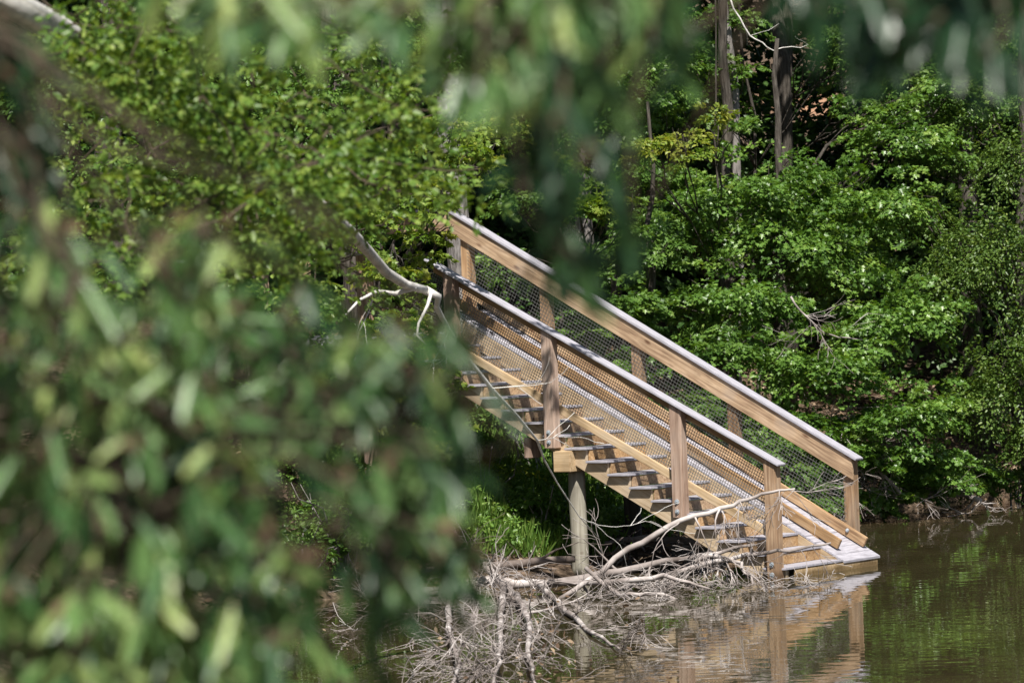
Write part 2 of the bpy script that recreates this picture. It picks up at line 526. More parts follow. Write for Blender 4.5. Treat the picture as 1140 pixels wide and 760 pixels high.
def nose(x): return .127 + (.2 - x) * .512
def rampz(x): return .112 + (.2 - x) * .55
def cap_n(x): return 1.299 + (.225 - x) * .508
def cap_f(x): return 1.249 + (-.034 - x) * .542


def bevel(me, w):
    bm = bmesh.new(); bm.from_mesh(me)
    bmesh.ops.recalc_face_normals(bm, faces=bm.faces)
    if w: bmesh.ops.bevel(bm, geom=bm.edges[:], offset=w, segments=2, affect='EDGES', clamp_overlap=True)
    bm.to_mesh(me); bm.free()


def prism(name, poly, y0, y1, mat, parent=None, ang=0.0, bv=.006, warpy=0.0):
    """side profile poly [(X,Z)] in stair coordinates, extruded from Y=y0 to y1; local X runs along angle ang"""
    parent = parent or stairs
    ox, oz = poly[0]
    c, s = math.cos(ang), math.sin(ang)
    loc = [((x - ox) * c + (z - oz) * s, -(x - ox) * s + (z - oz) * c) for x, z in poly]
    n = len(loc)
    V = [(a, 0, b) for a, b in loc] + [(a, y1 - y0, b) for a, b in loc]
    Fc = [tuple(range(n)), tuple(reversed(range(n, 2 * n)))] + [((i + 1) % n, i, i + n, (i + 1) % n + n) for i in range(n)]
    me = bpy.data.meshes.new(name); me.from_pydata(V, [], Fc)
    bevel(me, bv)
    o = link(name, me, mat, parent)
    o.location = (ox, y0, oz)
    o.rotation_euler = (0, -ang, 0)
    return o


def sloped(name, x0, x1, ztop, h, y0, y1, mat, plumb0=True, plumb1=True, **kw):
    """board following a slope: ztop(x) upper edge, h its height measured straight down"""
    z0, z1 = ztop(x0), ztop(x1)
    ang = math.atan2(z1 - z0, x1 - x0)
    sl = (z1 - z0) / (x1 - x0)
    d0 = 0 if plumb0 else h * sl / (1 + sl * sl)
    d1 = 0 if plumb1 else h * sl / (1 + sl * sl)
    poly = [(x0, z0), (x1, z1), (x1 + d1, z1 - h + d1 * sl), (x0 + d0, z0 - h + d0 * sl)]
    return prism(name, poly, y0, y1, mat, ang=ang, **kw)


def box(name, x0, x1, y0, y1, z0, z1, mat, parent=None, bv=.006):
    return prism(name, [(x0, z0), (x1, z0), (x1, z1), (x0, z1)], y0, y1, mat, parent, 0.0, bv)


NK = 18
RUN, RISE = .2985, .1528
# near sawtooth stringer and the hidden middle / far ones
def stringer(y0, y1, mat, depth=.25, smooth=False):
    if smooth:
        x0, x1 = -5.15, .17
        f = lambda x: rampz(x) - .032
        return sloped('stringer', x0, x1, f, depth, y0, y1, mat)
    pts = []
    for k in range(NK):
        xn, zn = .2 - RUN * k - .03, .127 + RISE * k - .028
        pts.append((xn, zn)); pts.append((xn - RUN, zn)) if k < NK - 1 else pts.append((xn - .12, zn))
    pts = pts[::-1]
    xl = pts[0][0]
    bot0 = (xl, nose(xl) - .27); bot1 = (.17, max(nose(.17) - .27, -.13))
    poly = pts + [(.17, -.1), (-.02, -.11), bot0]
    return prism('stringer', poly, y0, y1, mat, ang=math.atan2(-.512, 1) if False else -.473, bv=.004)


stringer(.13, .172, M['pine_pale'])
stringer(1.34, 1.38, M['pine_pale'], smooth=True)
stringer(2.1, 2.14, M['pine_pale'], smooth=True)
for k in range(NK):
    xn, zt = .2 - RUN * k, .127 + RISE * k
    box('tread', xn - RUN - .005, xn, .072, 1.345 - .004, zt - .026, zt, M['composite'], bv=.004)
    if k < NK - 1:
        box('riser', xn - RUN - .029, xn - RUN - .009, .175, 1.336, zt + .002, zt + RISE - .03, M['pine'], bv=0)
box('fascia_board', .168, .192, .3, 2.12, -.03, .098, M['pine_pale'])
box('stringer_foot', .04, .165, .176, .21, -.08, .09, M['pine_pale'])


def ramp_deck():
    bmv, bmf = [], []
    x = .203
    step = .128
    while x > -5.25:
        xa, xb = x, x - step + .006
        za, zb = rampz(xa), rampz(xb)
        b = len(bmv)
        jit = rnd.uniform(-.003, .003)
        for (xx, zz) in ((xa, za + jit), (xb, zb + jit), (xb, zb - .028 + jit), (xa, za - .028 + jit)):
            bmv.append((xx, 1.348, zz)); bmv.append((xx, 2.155 + rnd.uniform(0, .006), zz))
        q = lambda *i: bmf.append(tuple(b + j for j in i))
        q(0, 2, 3, 1); q(4, 6, 7, 5); q(0, 1, 7, 6); q(2, 4, 5, 3); q(0, 6, 4, 2); q(1, 3, 5, 7)
        x -= step
    me = bpy.data.meshes.new('slide_deck'); me.from_pydata(bmv, [], bmf); bevel(me, .002)
    me.transform(Matrix.Rotation(-math.pi / 2, 4, 'Z'))     # local X runs across the planks
    o = link('slide_deck', me, M['composite'], stairs)
    o.rotation_euler = (0, 0, math.pi / 2)


ramp_deck()
# kick boards
sloped('toe_board', -5.1, -.012, lambda x: .589 + (-.08 - x) * .507, .108, .132, .172, M['pine_pale'])
f_mid = lambda x: rampz(x) + .155
sloped('guide_board', -5.3, .075, f_mid, .135, 1.5, 1.542, M['pine'], plumb1=False)
sloped('guide_board', -5.6, .1, f_mid, .14, 2.045, 2.087, M['pine'], plumb1=False)
for x in (-.35, -1.5, -2.7, -3.9, -5.0):
    sloped('spacer_block', x, x + .12, lambda q: rampz(q) + .019, .018, 1.505, 1.537, M['pine_post'], bv=0)
    sloped('spacer_block', x, x + .12, lambda q: rampz(q) + .014, .013, 2.05, 2.083, M['pine_post'], bv=0)
# rails
sloped('handrail', -4.69, .225, cap_n, .03, -.03, .14, M['cap'], plumb1=False, plumb0=False)
sloped('rail_board', -4.66, -.01, lambda x: cap_n(x) - .033, .125, .134, .17, M['pine'])
sloped('handrail', -5.9, -.03, cap_f, .036, 2.085, 2.255, M['cap'], plumb1=False)
sloped('rail_board', -5.87, -.105, lambda x: cap_f(x) - .037, .255, 2.108, 2.146, M['pine'])
for (x, zb, mt) in ((0, -.02, 'pine_post'), (-1.25, .69, 'pine_grey'), (-3.02, 1.5, 'pine_grey'), (-4.42, 2.25, 'pine_grey')):
    w = .155
    p = prism('post', [(x, zb), (x + w, zb), (x + w, cap_n(x + w) - .036), (x, cap_n(x) - .036)], 0, .128, M[mt], bv=.009)
    if zb < 1.8:
        for dz in (.075, .19):
            bm = bmesh.new()
            mtx = Matrix.Translation((x + .07 - x, -.004, dz)) @ Matrix.Rotation(math.pi / 2, 4, 'X')
            bmesh.ops.create_cone(bm, cap_ends=True, segments=20, radius1=.029, radius2=.029, depth=.008, matrix=mtx)
            mtx = Matrix.Translation((.07, -.015, dz)) @ Matrix.Rotation(math.pi / 2, 4, 'X')
            bmesh.ops.create_cone(bm, cap_ends=True, segments=6, radius1=.015, radius2=.013, depth=.018, matrix=mtx)
            me = bpy.data.meshes.new('bolt'); bm.to_mesh(me); bm.free()
            link('bolt', me, M['metal'], p)
for x in (-.262, -1.85, -3.21, -4.55, -5.74):
    w = .14
    prism('post', [(x, rampz(x) - .34), (x + w, rampz(x) - .34), (x + w, cap_f(x + w) - .04), (x, cap_f(x) - .04)], 2.15, 2.275, M['pine_post'], bv=.009)
# bolt head on the far guide board
bm = bmesh.new()
bmesh.ops.create_uvsphere(bm, u_segments=10, v_segments=6, radius=.024, matrix=Matrix.Translation((-.16, 2.04, f_mid(-.16) - .055)))
me = bpy.data.meshes.new('bolt'); bm.to_mesh(me); bm.free(); link('bolt', me, M['metal'], stairs)


def wire_mesh(x0, x1, zlo, zhi, y, cell=.0285, r=.0019):
    V, Fc = [], []

    def bar(p, q):
        d = (Vector(q) - Vector(p)).normalized()
        s = Vector((0, 1, 0)); u = d.cross(s)
        b = len(V)
        for e in (p, q):
            for a, c in ((-1, -1), (1, -1), (1, 1), (-1, 1)):
                V.append(tuple(Vector(e) + s * (a * r) + u * (c * r)))
        for i in range(4):
            j = (i + 1) % 4
            Fc.append((b + i, b + j, b + 4 + j, b + 4 + i))
    sl = (zhi(x1) - zhi(x0)) / (x1 - x0)
    h0 = zhi(x0) - zlo(x0)
    n = int(h0 / (cell * math.hypot(1, sl)))
    for i in range(n + 1):
        z0 = zlo(x0) + cell * math.hypot(1, sl) * (i + .3); z1 = zlo(x1) + cell * math.hypot(1, sl) * (i + .3)
        if z0 > zhi(x0): break
        bar((x0, y, z0), (x1, y, z1))
    dx = cell * math.cos(math.atan(sl))
    L = zhi(0) - zlo(0)
    x = x0
    while x < x1:
        # perpendicular to the slope
        t = -sl                                     # dx per dz
        zl = zlo(x)
        hh = h0 / (1 + sl * sl)
        xe = x - sl * hh * 1.0
        ze = zl + hh
        if xe > x1:
            f = (x1 - x) / (xe - x); xe = x1; ze = zl + hh * f
        bar((x, y + .001, zl), (xe, y + .001, ze))
        x += dx / (1 + 0)
    # short wires that fill the upper left corner are hidden behind the post
    me = bpy.data.meshes.new('wire_mesh'); me.from_pydata(V, [], Fc)
    link('wire_mesh', me, M['wire'], stairs)


wire_mesh(-5.0, .0, lambda x: .589 + (-.08 - x) * .507 - .02, lambda x: cap_n(x) - .14, .178, cell=.034, r=.0026)
wire_mesh(-5.6, -.2, lambda x: f_mid(x) + .01, lambda x: cap_f(x) - .27, 2.102, cell=.042)
# cross beam, joists and round piles
box('cross_beam', -2.915, -2.675, .02, 2.25, 1.222, 1.47, M['pine_pale'], bv=.008)
box('beam_block', -3.46, -3.36, .2, .42, 1.38, 1.62, M['pine_grey'])


def pile(x, y, r, zt, mat, lean=0.0):
    t = Tubes()
    n = 14
    pts = [(0, 0, -1.4 + (zt + 1.4) * i / n) for i in range(n + 1)]
    pts = [(lean * (p[2] - zt) + .006 * math.sin(p[2] * 5), 0, p[2]) for p in pts]
    t.add(pts, [r * (1.03 + .02 * math.sin(i * 1.7)) for i in range(n + 1)], 20)
    o = link('pile', t.mesh('pile'), mat, stairs)
    o.location = (x, y, 0)


pile(-2.78, .3, .098, 1.221, M['pile'])
pile(-3.1, 1.9, .1, 1.221, M['pile_shaded'])
pile(-.35, 1.1, .08, .2, M['pile'])
# upper platform
box('platform_deck', -8.6, -5.19, -.3, 2.6, 2.78, 2.87, M['composite'])
box('platform_beam', -8.5, -5.21, .1, .16, 2.55, 2.776, M['pine'])
box('platform_beam', -8.5, -5.21, 2.0, 2.06, 2.55, 2.776, M['pine'])
box('handrail', -8.5, -5.905, 2.06, 2.3, 4.395, 4.43, M['cap'])
box('rail_board', -8.5, -5.9, 2.108, 2.146, 4.14, 4.392, M['pine'])
for x in (-7.2, -8.4):
    box('post', x, x + .14, 2.15, 2.275, 2.4, 4.39, M['pine_post'])
box('handrail', -8.5, -5.3, -.32, -.12, 3.86, 3.9, M['cap'])
for x in (-5.5, -7.1, -8.4):
    box('post', x, x + .14, -.29, -.16, 2.875, 3.858, M['pine_grey'])
    box('platform_leg', x, x + .14, -.27, -.14, 1.2, 2.775, M['pine_grey'])


# ------------------------------------------------------------------ keep plants off the lines of sight to the stairs
def stair_keep(margin=0):
    """plants nearer than the stairs stay out of the space the stairway takes"""
    def f(P):
        q = P - np.array(SC)
        x = q @ np.array(SX); y = q @ np.array(SY); z = P[:, 2]
        n = .127 + (.2 - x) * .512
        inside = (x > -4.9) & (x < .5) & (y > -.35) & (y < 2.4 + margin) & (z > n - .35) & (z < n + 1.5)
        return ~inside
    return f


KEEP = stair_keep(.25)


def limbs(t, base, tops, r0, fork=.55, sides=7, wob=.03):
    """trunk already exists: limbs leaving points of it"""
    for (p0, p1, ra) in tops:
        pts = wiggle(p0, p1, 6, wob, -.02)
        t.add(pts, [ra * (1 - .75 * i / 6) for i in range(7)], 6)


def make_tree(name, label, cat, group, base, height, r0, lean, lobes, size, shape, mat, bark, nleaf=34, trunk_top=None, tint0=.35, keep=KEEP, up=.5, droop=.35, clump=.22, twigs=True, nrand=.45, part='crown', nsp=1.0):
    bx, by = base
    bz = gz(bx, by) - .15
    root = empty(name, (bx, by, bz), label, cat, group)
    t = Tubes()
    top = Vector((bx + lean[0], by + lean[1], bz + height))
    n = 12
    pts = wiggle((bx, by, bz), top, n, .006)
    t.add(pts, [r0 * (1.35 if i == 0 else 1 - .75 * i / n) for i in range(n + 1)], 12)
    for (c, r, ns) in lobes:
        c = Vector(c)
        zt = min(max((c.z - bz) * .7 / height, .12), .92)
        s = pts[int(zt * n)]
        m = max(5, int((c - s).length / .5))
        lp = wiggle(s, c, m, .035, -.03)
        ra = r0 * .35 * (1 - .5 * zt)
        t.add(lp, [max(ra * (1 - .8 * i / m), .008) for i in range(m + 1)], 6)
        if twigs:
            for _ in range(5):
                e = c + Vector((rnd.uniform(-1, 1) * r[0], rnd.uniform(-1, 1) * r[1], rnd.uniform(-.6, .8) * r[2])) * .8
                s2 = lp[rnd.randrange(m // 2, m)]
                t.add(wiggle(s2, e, 4, .05), [.014, .011, .009, .006, .004], 4)
    o = link('trunk', t.mesh('trunk'), bark); world_child(o, root)
    lv = Leaves()
    for (c, r, ns) in lobes:
        lobe(lv, c, r, int(ns * nsp), nleaf, size, shape_up=up, keep=keep, tint0=tint0, droop=droop, clumpvar=clump, nrand=nrand)
    o = link(part, lv.mesh('crown', shape), mat); world_child(o, root)
    return root


def L3(u, v, d, rx, rz, ns, ry=None):
    return (tuple(at(u, v, d)), (rx, ry or rx, rz), ns)

# ---- broadleaf trees on the far bank
NL = 34
make_tree('maple_tree', 'broad maple behind the lower end of the far railing, its lowest tiers over the shoreline', 'tree', 'maples on the far bank',
          (3.6, 55.6), 6.5, .12, (.3, .3), [
    L3(905, 395, 54.0, 1.1, .5, 60), L3(820, 330, 54.6, 1.1, .5, 60), L3(1000, 350, 55.0, 1.0, .5, 50), L3(860, 470, 53.3, .9, .42, 45),
    L3(1000, 455, 54.2, 1.0, .4, 55), L3(1040, 510, 54.9, .8, .25, 34), L3(930, 500, 53.8, .7, .3, 30), L3(960, 520, 53.9, .6, .2, 20), L3(1000, 535, 55.4, .5, .15, 14), L3(930, 545, 54.0, .5, .15, 12), L3(975, 550, 54.4, .5, .12, 14), L3(1030, 543, 55.2, .5, .13, 14), L3(1085, 536, 56.2, .55, .14, 14)],
    .07, 'maple', M['maple'], M['bark'], nleaf=62, nsp=1.45)
make_tree('maple_tree', 'tall maple in wide flat tiers just below the bare clay patch', 'tree', 'maples on the far bank',
          (3.2, 58.2), 9, .14, (0, 0), [
    L3(840, 205, 56.0, 1.25, .5, 70), L3(960, 215, 56.4, 1.2, .5, 65), L3(880, 265, 55.5, 1.2, .45, 60), L3(760, 240, 56, .9, .4, 40),
    L3(1000, 150, 57.5, .9, .5, 40), L3(930, 300, 56.5, 1.1, .4, 40), L3(730, 195, 57, .8, .3, 26), L3(700, 120, 57.6, .8, .4, 26), L3(1060, 100, 58, .7, .4, 24)],
    .07, 'maple', M['maple'], M['bark'], nleaf=62, nsp=1.45)
make_tree('maple_tree', 'dark leaved young maple seen between the two railings and above the far one', 'tree', 'maples on the far bank',
          (1.9, 54.8), 5.2, .08, (.1, 0), [
    L3(690, 330, 53.6, .8, .35, 34), L3(790, 385, 53.2, .8, .35, 36), L3(720, 270, 54.4, .7, .3, 26), L3(770, 440, 52.6, .8, .4, 34),
    L3(840, 500, 52.4, .8, .4, 36), L3(650, 365, 53.4, .5, .25, 16), L3(900, 560, 52.4, .6, .25, 18), L3(700, 390, 53, .5, .3, 14)],
    .068, 'maple', M['maple2'], M['bark'], nleaf=60, nsp=1.4)
make_tree('vine_draped_tree', 'tree hung with curtains of small vine leaves, rightmost over the shore', 'tree', None,
          (7.4, 57.6), 8, .16, (.2, .2), [
    L3(1105, 250, 56.0, .75, .9, 56), L3(1120, 400, 55.6, .6, 1.0, 56), L3(1060, 300, 56.2, .6, .8, 44), L3(1140, 160, 56.4, .8, .8, 46),
    L3(1080, 440, 55.8, .45, .6, 30), L3(1170, 330, 56, .6, 1.1, 46), L3(1030, 230, 57, .6, .5, 26), L3(1150, 480, 55.8, .5, .5, 26), L3(1090, 520, 56.8, .6, .3, 26), L3(1150, 530, 57, .6, .25, 24)],
    .055, 'oval', M['vine'], M['bark'], nleaf=60, nsp=1.2, droop=1.0, up=.9, clump=.1)
make_tree('sapling', 'yellow green sapling lit by the sun beside the upper end of the far railing', 'sapling', 'saplings behind the stair head',
          (.7, 53.5), 4.6, .04, (0, 0), [
    L3(655, 240, 52.5, .5, .2, 16), L3(690, 215, 52.8, .4, .2, 10), L3(635, 180, 53, .4, .25, 10)],
    .1, 'maple', M['sweet'], M['bark'])
make_tree('sapling', 'pale green sapling reaching up in front of the dark trunks near the top edge', 'sapling', 'saplings behind the stair head',
          (3.0, 55.6), 7.4, .03, (0, 0), [
    L3(760, 150, 54.0, .6, .2, 22), L3(720, 170, 54, .4, .15, 12), L3(800, 140, 54.2, .35, .15, 9)],
    .075, 'oval', M['sweet'], M['bark'], tint0=.75)
make_tree('sapling', 'bushy tree with thin crown around the grey trunks at the top edge', 'sapling', None,
          (3.7, 60.6), 9.5, .035, (0, 0), [
    L3(790, 75, 59, .8, .4, 26), L3(940, 30, 59.5, .6, .3, 18), L3(800, 10, 59.5, .8, .4, 22), L3(960, 60, 60, .8, .5, 26), L3(780, 120, 58.5, .6, .3, 16), L3(820, 130, 58, .5, .25, 12), L3(740, 40, 58.8, .6, .4, 18), L3(950, 110, 58.6, .5, .3, 12)],
    .075, 'maple', M['maple2'], M['bark'], nleaf=44)
# trees round the stair head
make_tree('sweetgum_tree', 'young sweetgum with yellow green star leaves hanging over the head of the stairs', 'tree', None,
          (-1.6, 48.6), 6.0, .07, (.3, -.6), [
    L3(455, 200, 46.0, .5, .3, 20), L3(520, 170, 46.2, .42, .25, 16), L3(470, 260, 45.6, .4, .25, 15), L3(430, 310, 44.6, .5, .35, 22),
    L3(500, 150, 47, .6, .4, 22), L3(440, 360, 44.2, .45, .3, 18), L3(548, 190, 46.6, .25, .15, 5), L3(400, 240, 45.6, .5, .3, 20), L3(425, 395, 43.9, .4, .25, 15), L3(450, 425, 44.0, .35, .2, 12), L3(465, 310, 44.6, .25, .2, 7), L3(455, 345, 44.2, .25, .2, 8), L3(490, 245, 45.4, .25, .2, 7),
    L3(470, 470, 44.6, .5, .35, 18), L3(500, 430, 44.9, .3, .3, 8), L3(550, 130, 47.5, .6, .4, 20)],
    .078, 'maple', M['sweet'], M['bark'], nleaf=26, tint0=.42)
make_tree('bank_tree', 'dark leafy tree left of the platform behind the hanging limb', 'tree', None,
          (-3.2, 48.5), 8.0, .14, (.2, 0), [
    L3(330, 120, 48, 1.0, .6, 50), L3(250, 240, 47.4, 1.0, .6, 50), L3(350, 260, 47.2, .8, .5, 40), L3(200, 60, 48, 1.2, .6, 50),
    L3(300, 340, 46.5, .9, .5, 40), L3(400, 60, 48.5, 1, .6, 44), L3(130, 180, 47.4, 1, .7, 44), L3(60, 300, 46.5, 1, .6, 40), L3(60, 90, 47.5, 1.1, .8, 40),
    L3(180, 420, 45.6, 1, .5, 34), L3(380, 420, 45.8, .6, .4, 20), L3(480, 70, 49.5, .9, .5, 34)],
    .075, 'oval', M['maple2'], M['bark'], nleaf=60, nsp=1.2)

make_tree('understory_tree', 'shaded leafy tree at the upper right edge, above the vine curtains', 'tree', 'shaded trees in the understory',
          (8.2, 60.5), 9.5, .1, (0, 0), [
    L3(1090, 120, 59, .9, .6, 40), L3(1010, 70, 59.5, .9, .6, 40), L3(1120, 40, 59.5, 1, .6, 40), L3(980, 0, 60, .8, .5, 30), L3(1060, 180, 58.5, .8, .5, 30), L3(1035, 130, 59, .6, .4, 22)],
    .075, 'oval', M['maple2'], M['bark'], nleaf=50)
make_tree('understory_tree', 'shaded leafy tree behind the middle of the far railing, left of the tiered maples', 'tree', 'shaded trees in the understory',
          (1.6, 58.5), 9, .1, (0, 0), [
    L3(620, 140, 57, .9, .5, 40), L3(700, 100, 57.5, .9, .5, 40), L3(580, 60, 58, 1, .6, 40), L3(680, 30, 58, .9, .5, 34), L3(600, 220, 56, .8, .4, 30), L3(740, 50, 58, .7, .4, 26), L3(560, 290, 54.5, .7, .4, 22), L3(650, 290, 55, .6, .35, 20)],
    .075, 'oval', M['maple2'], M['bark'], nleaf=50)

# ---- tall trunks with crowns above the picture
def high_tree(name, label, u, v_ref, d, r, group, bark, crown=True, lean=(0, 0), h=17):
    b = at(u, v_ref, d)
    g = gz(b.x, d)
    lobes = []
    if crown:
        for _ in range(6):
            z = rnd.uniform(11.5, 17)
            c = (b.x + rnd.uniform(-2.4, 2.4), d + rnd.uniform(1.0, 4.5) + (z - 11) * .2, z)
            if in_sun_gap(c, 2.6): continue
            lobes.append((c, (2.0, 2.0, 1.1), 34))
        lobes.append(((b.x, d + 1.5, 17.5), (.9, .9, .5), 8))
    else:
        lobes.append(((b.x, d + 2, 16.5), (1.2, 1.2, .6), 10))
    return make_tree(name, label, 'tree', group, (b.x, d), h, r, lean, lobes, .3, 'maple', M['dusk'], bark, nleaf=30, twigs=False)


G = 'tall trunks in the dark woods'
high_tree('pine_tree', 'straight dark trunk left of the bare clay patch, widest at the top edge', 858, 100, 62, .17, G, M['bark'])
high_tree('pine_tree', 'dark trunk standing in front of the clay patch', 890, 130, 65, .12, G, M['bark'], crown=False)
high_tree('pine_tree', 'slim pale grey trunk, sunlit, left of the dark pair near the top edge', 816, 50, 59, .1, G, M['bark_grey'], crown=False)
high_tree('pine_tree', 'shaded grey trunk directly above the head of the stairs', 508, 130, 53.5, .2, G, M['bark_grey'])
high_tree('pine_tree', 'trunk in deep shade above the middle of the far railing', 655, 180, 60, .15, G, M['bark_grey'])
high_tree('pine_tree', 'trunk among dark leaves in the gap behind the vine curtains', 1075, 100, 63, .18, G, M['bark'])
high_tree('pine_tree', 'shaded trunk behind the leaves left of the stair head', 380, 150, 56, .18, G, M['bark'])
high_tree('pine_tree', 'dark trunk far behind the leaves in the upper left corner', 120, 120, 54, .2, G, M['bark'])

# ---- the woods beyond: one mass
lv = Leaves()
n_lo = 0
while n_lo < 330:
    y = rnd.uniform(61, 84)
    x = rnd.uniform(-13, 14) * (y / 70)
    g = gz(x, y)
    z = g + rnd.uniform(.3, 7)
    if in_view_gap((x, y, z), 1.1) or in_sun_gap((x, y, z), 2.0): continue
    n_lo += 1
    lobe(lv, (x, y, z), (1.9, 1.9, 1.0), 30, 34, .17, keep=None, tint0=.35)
for _ in range(130):  # canopy above the view, added to keep the woods below in shade
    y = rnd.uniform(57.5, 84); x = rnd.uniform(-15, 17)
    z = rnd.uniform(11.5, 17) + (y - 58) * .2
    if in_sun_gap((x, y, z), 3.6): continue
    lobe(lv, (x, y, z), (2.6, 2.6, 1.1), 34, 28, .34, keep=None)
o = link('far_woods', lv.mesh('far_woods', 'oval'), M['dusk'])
tag(o, 'dark mass of woodland foliage far behind the bank', 'woods', None, 'stuff')
t = Tubes()
for _ in range(24):
    y = rnd.uniform(68, 92); x = rnd.uniform(-15, 17) * y / 70
    g = gz(x, y)
    if in_view_gap((x, y, g + 1), .8): continue
    t.add(wiggle((x, y, g - .2), (x + rnd.uniform(-.5, .5), y, g + 16), 6, .004), [rnd.uniform(.1, .22)] * 7, 7)
o = link('far_trunks', t.mesh('far_trunks'), M['bark'])
tag(o, 'massed far-off trunks in the dark woods', 'woods', None, 'stuff')

# ------------------------------------------------------------------ bank plants and litter
def scatter(n, xr, yr, smin, smax, zmax=9):
    X = rng.uniform(*xr, n); Y = rng.uniform(*yr, n)
    s = shore_sd(X, Y)
    k = (s > smin) & (s < smax)
    X, Y = X[k], Y[k]
    return X, Y, ground_z(X, Y)


lv = Leaves()
X, Y, Z = scatter(60000, (-4, 9), (41, 66), .15, 12)
k = (X > -.2) | (rng.random(len(X)) < .25)
X, Y, Z = X[k], Y[k], Z[k]
n = len(X)
P = np.stack([X, Y, Z + rng.uniform(.0, .03, n)], -1)
lv.add(P, np.stack([rng.normal(0, 1, n), rng.normal(0, 1, n), rng.normal(0, .25, n)], -1), np.array([0, 0, 1.0]) + rng.normal(0, .45, (n, 3)),
       rng.uniform(.05, .12, n), rng.random(n))
tag(link('leaf_litter', lv.mesh('leaf_litter', 'oval'), M['brown']), 'fallen brown leaves lying on the bank', 'leaf litter', None, 'stuff')

lv = Leaves()
X = rng.uniform(-4, 8, 1300); Y = rng.uniform(33, 60, 1300)
sd = -shore_sd(X, Y)
k = (sd > .02) & (rng.random(1300) < .5 * np.exp(-sd / .6) + .03 + .3 * np.exp(-((X + .2) ** 2) / 4 - ((Y - 40) ** 2) / 9))
X, Y = X[k], Y[k]; n = len(X)
lv.add(np.stack([X, Y, np.full(n, .004)], -1), np.stack([rng.normal(0, 1, n), rng.normal(0, 1, n), np.zeros(n)], -1),
       np.array([0, 0, 1.0]) + rng.normal(0, .08, (n, 3)), rng.uniform(.012, .06, n), rng.random(n))
tag(link('floating_leaves', lv.mesh('floating_leaves', 'oval'), M['brown']), 'small brown leaves and flecks floating on the water', 'floating leaves', None, 'stuff')

lv = Leaves()
n = 500
u = rng.normal(0, 1, n)
P = np.array([tuple(at(a_, b_, d_)) for a_, b_, d_ in zip(rng.normal(590, 70, n), rng.uniform(655, 765, n), np.full(n, 40.0))])
zz = rng.uniform(.01, .22, n)
P = np.array(CAM) + (P - np.array(CAM)) * ((CAM_H - zz) / (CAM_H - P[:, 2]))[:, None]
k = P[:, 1] < 44.5
P = P[k]; n = len(P)
k = (np.sin(P[:, 0] * 6) + np.sin(P[:, 1] * 2.3 + 1) + rng.normal(0, .4, n)) > .55
P = P[k]; n = len(P)
lv.add(P, np.stack([rng.normal(0, 1, n), rng.normal(0, 1, n), rng.normal(-.3, .5, n)], -1), rng.normal(0, 1, (n, 3)) + np.array([0, -.5, .6]), rng.uniform(.03, .08, n), rng.random(n))
tag(link('caught_leaves', lv.mesh('caught_leaves', 'oval'), M['brown']), 'curled brown leaves caught in the dead twigs over the water', 'dead leaves', None, 'stuff')

# grass tufts and low leafy cover on the open bank under the stairs
lv = Leaves()
X, Y, Z = scatter(36000, (-2.5, 2.2), (45.5, 54), .7, 8)
k = np.sin(X * 2.3 + 1) + np.sin(Y * 1.9 + X) + rng.normal(0, .6, len(X)) > -.5
X, Y, Z = X[k], Y[k], Z[k]
n = len(X)
lv.add(np.stack([X, Y, Z], -1), np.stack([rng.normal(0, .35, n), rng.normal(0, .35, n), np.ones(n)], -1),
       np.stack([rng.normal(0, .5, n), -np.ones(n), .5 + rng.normal(0, .2, n)], -1), rng.uniform(.15, .42, n), rng.normal(.5, .2, n))
tag(link('bank_grass', lv.mesh('bank_grass', 'blade'), M['grass']), 'long green grass on the bank under the stairs', 'grass', None, 'stuff')
lv = Leaves()
X, Y, Z = scatter(2600, (-3.2, 2.4), (45.3, 54), .7, 8)
n = len(X)
O = np.stack([X, Y, Z + rng.uniform(.02, .3, n)], -1)
sprays(lv, O, np.stack([rng.normal(0, 1, n), rng.normal(0, 1, n) - .4, rng.uniform(.1, .9, n)], -1), np.tile([0, -.3, 1.0], (n, 1)), .22, .14, 13, .06, droop=.1,
       tint0=.5, keep=KEEP)
tag(link('ground_cover', lv.mesh('ground_cover', 'oval'), M['maple']), 'low leafy ground cover on the sunlit bank', 'ground cover', None, 'stuff')

# low shrubs, each its own plant
def shrub(u, v, d, r, label, mat, ns=26, size=.075, shape='oval', tint=.4):
    b = at(u, v, d)
    g = gz(b.x, b.y)
    root = empty('shrub', (b.x, b.y, g), label, 'shrub', 'low shrubs on the far bank')
    t = Tubes()
    for _ in range(9):
        e = Vector((b.x + rnd.uniform(-r, r), b.y + rnd.uniform(-r, r), max(b.z, g + .3) + rnd.uniform(-.2, .5) * r))
        t.add(wiggle((b.x, b.y, g - .05), e, 5, .05), [.02, .016, .013, .01, .007, .004], 5)
    world_child(link('stems', t.mesh('stems'), M['bark_grey']), root)
    lv = Leaves()
    lobe(lv, (b.x, b.y, max(b.z, g + .3)), (r, r, r * .6), ns, 30, size, keep=KEEP, tint0=tint)
    world_child(link('foliage', lv.mesh('foliage', shape), mat), root)


